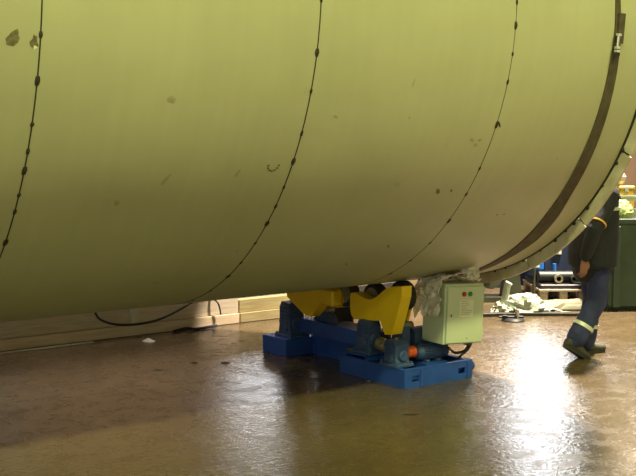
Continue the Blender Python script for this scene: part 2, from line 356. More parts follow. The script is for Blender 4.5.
# stains and scuffs: dried splashes with their own shapes, lying on the steel
def stain(s, a, w, h, rot=0, m='weld', seed=0):
    rnd = random.Random(seed); v = []; n = 14
    th0 = R_(a)
    v.append(cpt(s, th0, VR + .0012) + vo)
    for k in range(n):
        t = 2 * PI * k / n; q = rnd.uniform(.6, 1.15); x = w * q * math.cos(t); y = h * q * math.sin(t)
        x, y = x * math.cos(rot) - y * math.sin(rot), x * math.sin(rot) + y * math.cos(rot)
        v.append(cpt(s + x, th0 + y / VR, VR + .0008) + vo)
    MB().add(v, [(0, k + 1, (k + 1) % n + 1) for k in range(n)]).build('stain', m, vs)
M['stain'] = mat('dried_stain', (.10, .085, .04), .6, .1, col2=(.20, .175, .09), scale=60)
M['stain2'] = mat('faint_stain', (.33, .30, .18), .5, .2, col2=(.40, .37, .23), scale=60)
for i, (s, a, w, h, r, m) in enumerate([(1.722, -167.3, .028, .045, .6, 'stain'), (1.822, -167, .022, .034, 0, 'stain'), (1.828, -166.4, .010, .012, 0, 'sticker'),
        (4.62, -143, .035, .016, .8, 'stain'), (4.74, -143, .018, .010, .8, 'stain'), (4.915, -157.2, .008, .03, -.7, 'weld'), (4.72, -154, .02, .012, .3, 'stain2'), (4.79, -154, .02, .012, 0, 'stain2'),
        (4.77, -153, .02, .012, 0, 'stain2'), (5.33, -136, .012, .007, 0, 'stain'), (5.40, -136, .012, .007, 0, 'stain'), (2.38, -143, .018, .022, 0, 'stain2'),
        (2.62, -147, .012, .05, .6, 'stain2'), (2.9, -121, .03, .012, 0, 'stain2'), (4.12, -164, .008, .03, .3, 'stain2'), (4.15, -158, .012, .01, .3, 'stain2'),
        (3.05, -148, .012, .035, .4, 'stain2'), (3.6, -158, .02, .008, .4, 'stain2'), (2.55, -160, .03, .02, .4, 'stain2'), (3.3, -130, .01, .02, .1, 'stain2'),
        (4.52, -128, .025, .008, .8, 'stain'), (4.3, -122, .02, .008, .8, 'stain'), (5.6, -150, .01, .01, .8, 'stain2')]):
    stain(s, a, w, h, r, m, i)
for k in range(7):     # a curl-shaped scratch beside the middle seam
    a = k / 6 * PI; stain(3.27 + .035 * math.cos(a), -149.3 + 1.0 * math.sin(a), .009, .007, 0, 'stain', 50 + k)
# rim: a dark groove with weld lumps, then a ring of separate cleats
ring(6.247, 6.272, VR - .03, VR + .003).build('rim_groove', 'weld', vs, 30)
NR = 20
ring(6.292, 6.30, VR - .02, VR + .05).build('rim_backing', 'weld', vs, 30)  # dark ring added to block light through the cleat gaps
for j in range(NR):
    a0 = R_(-151.6 + 18 * j) ; w = R_(18)
    off = random.uniform(-.008, .008)
    ring(6.268, 6.292, VR - .02, VR + .082 + off, 8, a0 + R_(.25), a0 + w - R_(.25)).build('rim_plate', 'rim', vs, 30)
for j in range(26):
    th = R_(-200 + 5.1 * j + random.uniform(-2.4, 2.4)); l = random.uniform(.008, .028)
    p = cpt(6.26, th, VR + .006) + vo
    MB().ell(p, (.010, l * .8, l * .8), 8, 5).build('weld_lump', 'weld', vs, True)
# cross struts that keep the open mouth round, inside
for q in (R_(45), R_(135)):
    p = cpt(5.7, q, VR - .02) + vo; p2 = cpt(5.7, q + PI, VR - .02) + vo
    MB().cyl(p, p2, .05, 12).build('bracing_strut', 'darksteel', vs, True)

# strap with its tightening bolt
strap = thing('tension_strap', 'dark olive webbing strap wound round the vessel near its mouth', 'strap', (5.9, 0, VZ - VR - .01))
def lerp_tab(tab, a):
    if a <= tab[0][0]: return tab[0][1]
    for (a0, v0), (a1, v1) in zip(tab, tab[1:]):
        if a <= a1: return v0 + (v1 - v0) * (a - a0) / (a1 - a0)
    return tab[-1][1]
def deg(th):
    a = math.degrees(th); 
    while a > 0: a -= 360
    return a
LT = [(-181, 5.845), (-176, 5.85), (-172, 5.84), (-147, 5.84), (-136, 5.852), (-121, 5.885), (-110, 5.89), (-60, 5.87)]
RT = [(-181, 5.895), (-176, 5.915), (-171, 5.925), (-160, 5.94), (-141, 5.965), (-134, 6.01), (-126, 6.035), (-117, 6.0), (-60, 5.98)]
svo = vo; vo = Vector((-5.9, 0, -(VZ - VR - .01)))
ring(lambda t: lerp_tab(LT, deg(t)), lambda t: lerp_tab(RT, deg(t)), VR + .001, VR + .007, 160).build('webbing', 'strap', strap, 30)
p = cpt(5.862, R_(-173.9), VR + .03) + vo; tn = Vector((0, -math.sin(R_(-174)), math.cos(R_(-174)))).normalized()
MB().box(cpt(5.90, R_(-176.3), VR + .012) + vo, (.06, .018, .20), m=Matrix.Rotation(R_(5), 4, 'X')).build('buckle_plate', 'strap', strap)
MB().cyl(p - tn * .05, p + tn * .05, .011, 10).build('tightening_bolt', 'chrome', strap, 40)
for q in (-.05, .035, .058): MB().cyl(p + tn * q, p + tn * (q + .017), .021, 6).build('nut', 'chrome', strap)
MB().box(p - Vector((0, -.013, .075)), (.035, .03, .05)).build('lug', 'weld', strap)
vo = svo

# ------------------------------------------------------------------ welding rotator under the vessel
ro = thing('welding_rotator', 'blue welding rotator with yellow rockers carrying the steel vessel', 'rotator', (5.3, 0, 0))
def RB(name, m, mb, sm=False, par=None, label=None):
    for i, v in enumerate(mb.v): mb.v[i] = v - Vector((5.3, 0, 0))
    o = mb.build(name, m, par or ro, sm)
    if label: o['label'] = label
    return o
# near tray: channel frame, open on top, with lifting slots and stiffeners
tx0, tx1, ty0, ty1, tz = 5.05, 5.745, -.80, -.02, .135
t_ = MB()
t_.box((tx0 + .006, (ty0 + ty1) / 2, tz / 2), (.012, ty1 - ty0, tz)); t_.box((tx1 - .006, (ty0 + ty1) / 2, tz / 2), (.012, ty1 - ty0, tz))
t_.box(((tx0 + tx1) / 2, ty1 - .006, tz / 2), (tx1 - tx0 - .024, .012, tz)); t_.box(((tx0 + tx1) / 2, (ty0 + ty1) / 2, .02), (tx1 - tx0 - .024, ty1 - ty0 - .024, .01))
# front wall with two slots
def wall_x(mb, x0, x1, z0, z1): mb.box(((x0 + x1) / 2, ty0 + .006, (z0 + z1) / 2), (x1 - x0, .012, z1 - z0))
sl = [(tx0 + .07, tx0 + .145), (tx1 - .15, tx1 - .075)]
wall_x(t_, tx0 + .012, tx1 - .012, 0, .045); wall_x(t_, tx0 + .012, tx1 - .012, .09, tz)
wall_x(t_, tx0 + .012, sl[0][0], .045, .09); wall_x(t_, sl[0][1], sl[1][0], .045, .09); wall_x(t_, sl[1][1], tx1 - .012, .045, .09)
tr = RB('base_tray', 'blue', t_)
e = MB()
e.box(((tx0 + tx1) / 2, ty0 + .02, tz + .003), (tx1 - tx0, .045, .006)); e.box((tx0 + .02, (ty0 + ty1) / 2 - .0, tz + .003), (.045, ty1 - ty0 - .09, .006))
e.box((tx1 - .02, (ty0 + ty1) / 2, tz + .003), (.045, ty1 - ty0 - .09, .006)); RB('top_flange', 'blue', e, par=tr)
for x in (tx0 + .165, tx1 - .045): RB('stiffener', 'blue', MB().box((x, ty0 - .006, tz / 2), (.028, .012, tz), bev=.003), par=tr)
RB('adjusting_knob', 'blue', MB().cyl((tx1, -.745, .08), (tx1 + .055, -.745, .08), .036, 10, bev=.006), 40, par=tr)
RB('adjusting_knob', 'blue', MB().cyl((tx1, -.5, .08), (tx1 + .05, -.5, .08), .038, 10, bev=.006), 40, par=tr)
# far end base
f_ = MB().box((5.39, .895, .075), (.70, .36, .15), bev=.004); RB('end_base', 'blue', f_)
# cross beam: wide web below, box section above
RB('cross_beam', 'blue', MB().prism([(.73, 0), (.73, .2), (-.02, .2), (-.02, 0)], 5.33, 5.60), False)
RB('bridge_beam', 'blue', MB().prism([(.84, .2), (.86, .30), (.83, .317), (.6, .322), (.2, .318), (-.12, .316), (-.12, .2)], 5.2, 5.31))
RB('guard_plate', 'black', MB().prism([(1.0, .0), (1.0, .60), (.53, .60), (.52, .0)], 5.61, 5.625))  # black plate added to make the space behind the beam dark
RB('guard_plate', 'black', MB().prism([(-.12, .2), (-.12, .30), (.80, .30), (.80, .2)], 5.32, 5.50))  # black block added to cover the glare on the beam top
# shelf that raises the near gearbox
RB('gearbox_shelf', 'blue', MB().box((5.20, -.205, .172), (.28, .30, .012)).box((5.20, -.07, .155), (.28, .03, .04)).box((5.2, -.34, .155), (.28, .03, .04)))
RB('grease_patch', 'dust', MB().ell((5.13, -.15, .179), (.06, .13, .004), 12, 4))

def gearbox(cx, cy, z, w, d, h, rz=0, flip=1):
    g = bpy.data.objects.new('gearbox', None); C.objects.link(g); g.parent = ro; g.location = (cx - 5.3, cy, z); g.rotation_euler = (0, 0, rz)
    b = MB(); b.box((0, 0, .012), (w * 1.15, d * 1.15, .024), bev=.004); b.build('foot_plate', 'slate', g)
    b = MB()
    b.prism([(-d * .42, .024), (-d * .34, h * .36), (-d * .36, h * .8), (-d * .24, h * .97), (d * .22, h), (d * .36, h * .84), (d * .36, h * .36), (d * .44, .024)], -w * .43, w * .43)
    b.build('casing', 'slate', g)
    b = MB()
    for q in range(5):
        z_ = h * (.46 + .1 * q); b.box((-w * .45, 0, z_), (w * .08, d * .56, h * .045), bev=.002)
    b.build('cooling_fin', 'slate', g)
    b = MB().cyl((-w * .5, 0, h * .3), (w * .5, 0, h * .3), h * .17, 18, bev=.006); b.build('bearing_boss', 'slate', g, 40)
    b = MB().cyl((0, -d * .5, h * .42), (0, d * .5, h * .42), h * .2, 18, bev=.006); b.build('side_cover', 'slate', g, 40)
    for sx in (-1, 1):
        for sy in (-1, 1): MB().prism([(sy * d * .5, .024), (sy * d * .3, .024), (sy * d * .3, h * .34)], sx * w * .3 - .006, sx * w * .3 + .006).build('rib', 'slate', g)
    for sx in (-1, 1):
        for sy in (-1, 1): MB().cyl((sx * w * .48, sy * d * .48, .024), (sx * w * .48, sy * d * .48, .038), .011, 6).build('bolt', 'slate', g)
    MB().cyl((0, 0, h * .98), (0, 0, h * 1.06), .014, 8).build('breather_plug', 'bare', g)
    return g
gearbox(5.19, .84, .15, .17, .22, .305)
gearbox(5.16, -.25, .178, .15, .19, .265)
gearbox(5.125, -.62, .141, .15, .18, .20)
# coupling between the two near gearboxes, dusty
RB('shaft_coupling', 'bare', MB().lathe((5.165, -.35, .275), (5.155, -.53, .25), [(0, .02), (.15, .02), (.15, .05), (.45, .05), (.47, .035), (.53, .035), (.55, .05), (.85, .05), (.85, .02), (1, .02)], 20), 30)
# drive: worm gearbox -> orange coupling -> motor, along x
RB('drive_coupling', 'orange', MB().lathe((5.215, -.62, .228), (5.31, -.62, .228), [(0, .03), (.12, .043), (.3, .046), (.42, .04), (.58, .04), (.7, .046), (.88, .043), (1, .03)], 24), 30, label='bright orange ribbed drive coupling')
mo = bpy.data.objects.new('drive_motor', None); C.objects.link(mo); mo.parent = ro; mo.location = (5.325 - 5.3, -.62, .212)
MB().lathe((-.02, 0, 0), (.04, 0, 0), [(0, .02), (.2, .045), (.5, .055), (1, .06)], 24).build('end_shield', 'slate', mo, 30)
b = MB().cyl((.04, 0, 0), (.23, 0, 0), .052, 24)
b.build('housing', 'slate', mo, 40)
b = MB()
for q in range(20):
    a = 2 * PI * q / 20; b.box((.135, .056 * math.cos(a), .056 * math.sin(a)), (.18, .014, .004), m=Matrix.Rotation(a, 4, 'X'))
tag(b.build('cooling_fin', 'slate', mo), kind='stuff')
MB().lathe((.23, 0, 0), (.30, 0, 0), [(0, .062), (.8, .062), (1, .045)], 24).build('fan_cover', 'slate', mo, 30)
MB().box((.13, .075, .02), (.09, .045, .07), bev=.006).build('terminal_box', 'slate', mo)
for x in (.07, .19):
    MB().box((x, 0, -.063), (.03, .13, .02), bev=.003).build('motor_foot', 'slate', mo)
RB('motor_plinth', 'blue', MB().box((5.455, -.62, .082), (.22, .18, .114)))
# dusty junk on tray behind the motor
RB('pillow_block', 'slate', MB().prism([(-.535, .025), (-.535, .40), (-.50, .445), (-.44, .42), (-.40, .30), (-.38, .025)], 5.26, 5.335))
RB('pillow_block', 'slate', MB().prism([(-.52, .025), (-.52, .34), (-.49, .375), (-.42, .375), (-.38, .32), (-.36, .025)], 5.40, 5.58))
RB('pillow_block', 'slate', MB().prism([(.36, .32), (.42, .39), (.54, .39), (.62, .32)], 5.26, 5.335))

# rockers
def rocker(poly, y, sgn):
    g = bpy.data.objects.new('rocker_arm', None); C.objects.link(g); g.parent = ro; g.location = (0, 0, 0)
    p = [(yy, zz) for yy, zz in poly]
    def loc(mb):
        for i, v in enumerate(mb.v): mb.v[i] = v - Vector((5.3, 0, 0))
        return mb
    loc(MB().prism(p, 5.14, 5.24)).build('side_plate', 'yellow', g)
    cy = sum(q[0] for q in p) / len(p); cz = sum(q[1] for q in p) / len(p)
    loc(MB().prism([(cy + (q[0] - cy) * .7, cz - .02 + (q[1] - cz) * .7) for q in p], 5.34, 5.36)).build('side_plate', 'yellow', g)
    return g
near_poly = [(-.038, .60), (-.045, .625), (-.075, .635), (-.12, .632), (-.16, .618), (-.203, .607), (-.25, .602), (-.30, .607), (-.35, .622), (-.40, .655), (-.45, .69), (-.50, .716), (-.56, .732), (-.66, .742),
             (-.655, .66), (-.60, .50), (-.548, .362), (-.465, .352), (-.408, .457), (-.36, .445), (-.089, .425), (-.055, .45), (-.038, .50)]
rk = rocker(near_poly, 0, -1)
far_poly = [(.50, .365), (.36, .49), (.355, .62), (.45, .655), (.62, .73), (.72, .70), (.86, .62), (.84, .50), (.60, .38)]
rk2 = rocker(far_poly, 0, 1)
def loc(mb, q=(5.3, 0, 0)):
    for i, v in enumerate(mb.v): mb.v[i] = v - Vector(q)
    return mb
loc(MB().lathe((5.24, .27, .545), (5.34, .27, .545), [(0, .085), (1, .085)], 24)).build('roller_hub', 'yellow', rk2, 30)
loc(MB().box((5.19, .28, .55), (.1, .17, .13), bev=.01)).build('inner_lug', 'yellow', rk2)
def roller(y, par, r=.115):
    zc = VZ - math.sqrt((VR + r + .001) ** 2 - y * y)
    g = bpy.data.objects.new('support_roller', None); C.objects.link(g); g.parent = par; g.location = (0, y, zc)
    MB().lathe((-.045, 0, 0), (.035, 0, 0), [(0, r - .03), (0, r - .008), (.06, r), (.94, r), (1, r - .008), (1, r - .03)], 32).build('rubber_tyre', 'rubber', g, 30)
    MB().lathe((-.055, 0, 0), (.045, 0, 0), [(0, .035), (.06, .035), (.1, r - .032), (.13, r - .02), (.87, r - .02), (.9, r - .032), (.94, .035), (1, .035)], 28).build('roller_core', 'bare', g, 30)
for y in (-.17, -.50): roller(y, rk)
for y in (.19, .50): roller(y, rk2)
for par, y in ((rk, -.5), (rk2, .5)): loc(MB().cyl((5.22, y, .41), (5.38, y, .41), .03, 14)).build('pivot_pin', 'bare', par, 40)

# ------------------------------------------------------------------ control box with its stand
cb = thing('control_box', 'pale green-grey steel control box with red and green lamps hanging askew by the rotator', 'control box', (5.435, -.80, .287), 0)
cb.rotation_euler = (0, R_(2.6), R_(-5))
bw, bd, bh = .375, .27, .462      # local origin: front left bottom corner
MB().box((bw / 2, bd / 2, bh / 2), (bw, bd, bh), bev=.006).build('cabinet', 'box', cb)
dr = MB().box((bw / 2 + .002, -.010, bh / 2 - .004), (bw - .022, .018, bh - .03), bev=.004).build('door', 'box', cb)
MB().cyl((.045, -.019, .225), (.045, -.028, .225), .012, 14).build('lock', 'chrome', dr, 40)
MB().box((.045, -.03, .225), (.004, .006, .016)).build('lock_slot', 'black', dr)
for x, c, lb in ((.165, 'red', 'red indicator lamp'), (.225, 'green', 'green indicator lamp')):
    o = MB().lathe((x, -.019, .385), (x, -.034, .385), [(0, .019), (.3, .019), (.35, .014), (1, .012)], 18).build('indicator_lamp', c, dr, 30); o['label'] = lb
st = MB().box((.195, -.0195, .275), (.135, .001, .13)).build('sticker', 'sticker', dr)
b = MB(); rr = random.Random(3)
for q in range(8):
    z = .33 - q * .0145; w = rr.uniform(.05, .105); b.box((.137 + w / 2 + rr.uniform(0, .01), -.0202, z), (w, .0006, .003))
tag(b.build('sticker_print', 'print', st), kind='stuff')
for z in (.06, .4): MB().cyl((bw - .006, -.012, z), (bw - .006, -.012, z + .035), .006, 8).build('hinge', 'box', cb)
MB().box((.30, .08, -.012), (.05, .05, .024), bev=.004).build('cable_gland', 'black', cb)
MB().box((.21, -.0195, .0 + .045), (.012, .001, .008)).build('paint_chip', 'dust', dr)
tag(MB().box((5.69, -.59, .256), (.06, .13, .014)).box((5.69, -.505, .24), (.05, .03, .42)).box((5.69, -.505, .028), (.07, .08, .008)).build('box_stand', 'slate'),
    'slate blue steel post behind the control box standing in the rotator tray', 'stand')
# black cable loop and a dangling chain
def curve_pts(P, n=10):
    P = [Vector(p) for p in P]; out = []
    Q = [P[0]] + P + [P[-1]]
    for i in range(1, len(Q) - 2):
        for k in range(n):
            t = k / n; a, b_, c, d = Q[i - 1], Q[i], Q[i + 1], Q[i + 2]
            out.append(.5 * ((2 * b_) + (c - a) * t + (2 * a - 5 * b_ + 4 * c - d) * t * t + (3 * b_ - a - 3 * c + d) * t ** 3))
    out.append(P[-1]); return out
# (placed after the box so its ends meet the gland)
tag(MB().tube(curve_pts([(5.795, -.72, .275), (5.80, -.72, .25), (5.85, -.72, .30), (5.80, -.70, .20), (5.72, -.69, .15), (5.66, -.60, .04)]), .009, 8).build('power_cable', 'black', None, True),
    'thick black power cable looping from the control box down into the tray', 'cable')
b = MB(); cp = curve_pts([(5.53, -.72, .275), (5.60, -.74, .205), (5.68, -.74, .195), (5.74, -.74, .215), (5.78, -.73, .26)], 6)
ch = thing('hanging_chain', 'short dark chain sagging beneath the control box', 'chain', cp[0])
for i in range(len(cp) - 1):
    a, c = cp[i], cp[i + 1]; m_ = (a + c) / 2 - cp[0]; d = (c - a).normalized(); u, w, _ = frame_of(d)
    if i % 2: u = w
    pts = [m_ + d * (.014 * math.cos(t)) + u * (.008 * math.sin(t)) for t in [2 * PI * k / 8 for k in range(9)]]
    MB().tube(pts, .005, 5).build('chain_link', 'darksteel', ch)

# crumpled plastic film over the box
def crumple(name, label, cat, c, r, m, seed, amp=.35, freq=4, n=36, flat=None, kind=None, par=None, clip=None):
    b = MB().ell((0, 0, 0), (1, 1, 1), n, n * 2 // 3); off = Vector((seed * 7.1, seed * 3.3, seed))
    for i, v in enumerate(b.v):
        q = v.normalized(); k = noise.noise(q * freq + off); k2 = noise.noise(q * freq * 2.3 + off)
        s_ = 1 + amp * (1 - 2 * abs(k)) * .8 - amp * .5 + amp * .5 * (1 - 2 * abs(k2)) - amp * .3
        w = Vector((q.x * r[0], q.y * r[1], q.z * r[2])) * s_
        if flat is not None: w.z = max(w.z, flat)
        if clip: w = clip(w)
        b.v[i] = w
    o = b.build(name, m, par, 35); o.location = c
    if label: tag(o, label, cat)
    return o
def clipv(c):
    def f(w):
        p = Vector(c) + w; rr = math.hypot(p.y, p.z - VZ)
        if rr < VR + .004: k = (VR + .004) / rr; p.y *= k; p.z = VZ + (p.z - VZ) * k
        return p - Vector(c)
    return f
pw = thing('plastic_wrap', 'crumpled clear plastic film draped over the top and side of the control box', 'plastic film', (5.45, -.7, .76))
sheet = MB(); NU, NV = 26, 34; path = [(.34, bh + .012), (.22, bh + .02), (.12, bh + .03), (.03, bh + .045), (-.03, bh + .02), (-.045, bh - .06), (-.04, bh - .14), (-.05, bh - .25)]
Mb = Matrix.Translation((5.435, -.80, .287)) @ cb.rotation_euler.to_matrix().to_4x4(); pwo = Vector((5.45, -.7, .76)); sv = []; sf = []
for j in range(NV + 1):
    t = j / NV * (len(path) - 1); k = min(int(t), len(path) - 2); fr = t - k; (ax, az), (bx_, bz) = path[k], path[k + 1]
    for i in range(NU + 1):
        u = i / NU; q = Vector((u * 3, t * 1.1, 2.2)); n1 = 1 - 2.2 * abs(noise.noise(q * 1.6)); n2 = 1 - 2 * abs(noise.noise(q * 4.1))
        jag = noise.noise(Vector((u * 6, 7, 0))) * .07 * (t / (len(path) - 1)) ** 3
        x = ax + (bx_ - ax) * fr; z = az + (bz - az) * fr + jag; y = -.012 + u * .30 + .03 * noise.noise(Vector((0, t * 2, u * 2)))
        d = .024 * n1 + .013 * n2
        down = min(1, max(0, (t - 3.2) / 1.3)); p = Vector((x - d * down - .004 * down, y, z + d * (1 - down)))
        w = Mb @ p; rr = math.hypot(w.y, w.z - VZ)
        if rr < VR + .004: kk = (VR + .004) / rr; w.y *= kk; w.z = VZ + (w.z - VZ) * kk
        sv.append(w - pwo)
for j in range(NV):
    for i in range(NU): a = j * (NU + 1) + i; sf.append((a, a + 1, a + NU + 2, a + NU + 1))
so = sheet.add(sv, sf).build('draped_film', 'wrap', pw, 50); md = so.modifiers.new('thickness', 'SOLIDIFY'); md.thickness = .0015
crumple('bunched_film', None, None, Vector((5.70, -.83, .818)) - pwo, (.075, .05, .05), 'wrap', 3, .5, 2.6, par=pw, clip=clipv((5.70, -.83, .818)))

# ------------------------------------------------------------------ timbers behind the vessel
def beam(name, x0, x1, yc, z0, w, h, m, label, cat='timber', tilt=0, rz=0, group=None):
    o = MB().box((0, 0, h / 2), (x1 - x0, w, h), bev=.004).build(name, m); o.location = ((x0 + x1) / 2, yc, z0); o.rotation_euler = (0, -tilt, rz)
    return tag(o, label, cat, group)
beam('timber_beam', .8, 5.66, 2.49, .004, .12, .100, 'timber', 'long pale sawn timber beam on the floor under the left of the vessel')
beam('timber_beam', .8, 5.66, 2.50, .108, .10, .158, 'timber3', 'tall greyish timber board stacked upon the long pale beam')
beam('timber_beam', 5.67, 6.9, 2.49, .004, .12, .098, 'timber2', 'short yellow pine beam on the floor behind the blue end base')
beam('timber_beam', 5.67, 6.9, 2.50, .104, .10, .132, 'timber2', 'knotty yellow pine board stacked behind the blue end base')
beam('timber_lath', 1.5, 4.02, 2.345, 0, .045, .012, 'whitew', 'thin whitish lath lying on the floor before the long beam', rz=0)
tag(MB().box((4.475, 2.425, .189), (.075, .035, .165), bev=.003).build('wooden_block', 'whitew'), 'whitewashed wooden block standing upright against the timber stack', 'block')
for i, (x, w) in enumerate(((3.42, .04), (3.66, .02), (3.86, .09))):
    tag(MB().box((x, 2.49, .281), (w, .06, .03), bev=.002).build('wooden_wedge', 'whitew'), ['small wooden wedge lying leftmost upon the timber stack', 'narrowest small wedge lying upon the timber stack', 'widest small wedge lying upon the timber stack'][i], 'wedge')
# cable across the timbers
tag(MB().tube(curve_pts([(4.0, 2.40, .40), (4.06, 2.41, .30), (4.12, 2.405, .20), (4.28, 2.39, .135), (4.50, 2.385, .118), (4.72, 2.385, .14), (4.95, 2.40, .21), (5.12, 2.42, .275), (5.2, 2.46, .30)]), .011, 8).build('black_cable', 'black', None, True),
    'thin dark cable draped along the front of the timber stack', 'cable')
tag(MB().tube(curve_pts([(5.28, 2.50, .276), (5.34, 2.44, .285), (5.39, 2.41, .24), (5.41, 2.40, .18), (5.42, 2.40, .12)]), .008, 8).build('short_cable', 'black', None, True),
    'short dark cable end hanging over the timber stack by the yellow pine', 'cable')
tag(MB().tube(curve_pts([(4.86, 2.36, .012), (5.0, 2.35, .03), (5.1, 2.34, .014), (5.35, 2.36, .02)]), .014, 8).build('blue_hose', 'navy', None, True), 'dark blue hose scrap on the floor before the timbers', 'hose')
# dark steel stack added to darken the gap under the vessel
for j, w_ in enumerate(('lowest', 'middle', 'topmost')):
    o = MB().box((0, 0, 0), (3.0, .3, .17), bev=.01).build('steel_bar', 'darksteel'); o.location = (6.96 + .05 * j, 3.15, .086 + .171 * j)
    tag(o, w_ + ' dark steel bar of the stack behind the timbers', 'steel bar', 'dark steel bars stacked behind the timbers')
# ------------------------------------------------------------------ floor litter
def scrap(name, label, cat, x, y, sx, sy, m, seed, h=.006, rz=0):
    rnd = random.Random(seed); n = 9; v = [(0, 0, h)]
    for k in range(n): a = 2 * PI * k / n; q = rnd.uniform(.6, 1.1); v.append((sx * q * math.cos(a), sy * q * math.sin(a), .001))
    v2 = [(p[0], p[1], .0002) for p in v[1:]]
    o = MB().add(v + v2, [(0, k + 1, (k + 1) % n + 1) for k in range(n)] + [(k + 1, k + 1 + n, (k + 1) % n + 1 + n, (k + 1) % n + 1) for k in range(n)] + [tuple(range(n + 1, 2 * n + 1))[::-1]]).build(name, m)
    o.location = (x, y, 0); o.rotation_euler = (0, 0, rz); return tag(o, label, cat)
scrap('slag_flake', 'dark oval metal flake lying on the floor in front of the blue tray', 'scrap', 4.60, -1.38, .075, .028, 'weld', 1, .008, R_(-37))
scrap('paper_scrap', 'small crumpled white paper scrap on the floor before the timbers', 'scrap', 4.46, 2.11, .05, .10, 'white', 2, .03, .4)
scrap('dirt_clod', 'flat dark dirt clod on the shaded floor left of the rotator', 'dirt', 4.30, .98, .04, .035, 'weld', 3, .01)
scrap('dirt_clod', 'dark dirt clod nearest to the blue end base', 'dirt', 4.50, .83, .05, .05, 'weld', 4, .012)
scrap('dirt_clod', 'faint brown dirt clod furthest left on the shaded floor', 'dirt', 3.93, .91, .05, .03, 'dust', 5, .008)
scrap('paper_scrap', 'tiny white paper chip beside the front of the blue tray', 'scrap', *(5.02, -.42), .02, .012, 'white', 6, .004)
scrap('dirt_clod', 'tiny brown speck on the floor right of the worker', 'dirt', 8.0, -1.0, .02, .02, 'dust', 8, .006)

# ------------------------------------------------------------------ background right of the rotator
def rf(a, b, z=0): return (a * .803 + b * .596, -a * .596 + b * .803, z)
# plastic sheet heap with an upright twisted end
ps = thing('plastic_sheet', 'crumpled pale white-green plastic sheet heaped on the floor beyond the control box', 'plastic sheet', (8.45, 1.15, 0), R_(-36.6))
crumple('sheet_heap', None, None, (.02, 0, .0), (.30, .20, .19), 'film', 5, .35, 2.2, flat=.003, par=ps)
crumple('sheet_heap', None, None, (-.20, -.02, .0), (.14, .15, .13), 'film', 8, .4, 2.4, flat=.003, par=ps)
b = MB().tube([(-.19, 0, .05), (-.20, 0, .14), (-.18, 0, .22), (-.17, .01, .29), (-.15, 0, .33)], [.05, .035, .035, .034, .04], 10)
for i, v in enumerate(b.v): b.v[i] = v + Vector((noise.noise(v * 30) * .015, noise.noise(v * 30 + Vector((9, 9, 9))) * .015, 0))
b.build('twisted_end', 'film', ps, 30)
b = MB().add([(.2, -.03, .10), (.32, -.05, .05), (.46, -.10, .012), (.58, -.12, .006), (.58, .02, .006), (.44, .04, .014), (.30, .08, .07), (.22, .1, .12)], [(0, 1, 6, 7), (1, 2, 5, 6), (2, 3, 4, 5)]).build('trailing_sheet', 'film', ps)
sd = b.modifiers.new('thickness', 'SOLIDIFY'); sd.thickness = .004
# flat clamp with a pale cylinder
cl = thing('pipe_clamp', 'black flat clamp with a bright upright steel cylinder on the floor', 'clamp', (7.99, .86, 0), R_(-36))
MB().lathe((0, 0, 0), (0, 0, .03), [(0, .11), (.3, .12), (1, .10)], 20).build('clamp_disc', 'black', cl, 30)
MB().box((-.02, .0, .04), (.26, .035, .02), bev=.004).build('clamp_bar', 'black', cl)
MB().cyl((.045, 0, .03), (.045, 0, .12), .02, 14).build('steel_cylinder', 'chrome', cl, 40)
MB().box((-.09, -.03, .05), (.05, .03, .025), bev=.004).build('clamp_jaw', 'darksteel', cl)
for i, (x, y, l, rz, z) in enumerate(((7.95, 1.25, .75, -30, 0), (8.55, .85, .9, -38, 0))):
    o = MB().box((0, 0, .018), (l, .09, .035), bev=.004).build('floor_bar', 'darksteel'); o.location = (x, y, z); o.rotation_euler = (0, 0, R_(rz))
    tag(o, ['dark flat steel bar on the floor beside the control box', 'dark flat steel bar under the trailing plastic sheet'][i], 'steel bar')
# creased tarpaulins on the floor
def tarp(name, label, c, sx, sy, m, seed, amp=.07, rz=-36.6):
    n = 30; k_ = 20; v = []; f = []
    for j in range(k_ + 1):
        for i in range(n + 1):
            x = (i / n - .5) * sx; y = (j / k_ - .5) * sy; e_ = min(1, 6 * min(i / n, 1 - i / n, j / k_, 1 - j / k_))
            z = .006 + e_ * amp * max(0, .35 + .9 * (1 - 2 * abs(noise.noise(Vector((x * 1.3 + seed, y * 3.2, seed))))) - .6) + .008 * noise.noise(Vector((x * 9, y * 9, seed))) * e_
            v.append((x + .04 * noise.noise(Vector((y * 3, seed, 0))), y + .06 * noise.noise(Vector((x * 3, seed, 1))), max(z, .003)))
    for j in range(k_):
        for i in range(n): a = j * (n + 1) + i; f.append((a, a + 1, a + n + 2, a + n + 1))
    o = MB().add(v, f).build(name, m, None, True); o.location = c; o.rotation_euler = (0, 0, R_(rz))
    sd = o.modifiers.new('thickness', 'SOLIDIFY'); sd.thickness = .003
    return tag(o, label, 'tarpaulin')
tarp('tarpaulin', 'creased olive tarpaulin spread on the floor before the pallet', rf(6.77, 6.20), .50, .22, 'tarp', 3, .11)
tarp('tarpaulin', 'pale beige tarpaulin sheet rumpled at the foot of the pallet', rf(6.62, 6.50), .72, .30, 'tarp2', 8, .10)

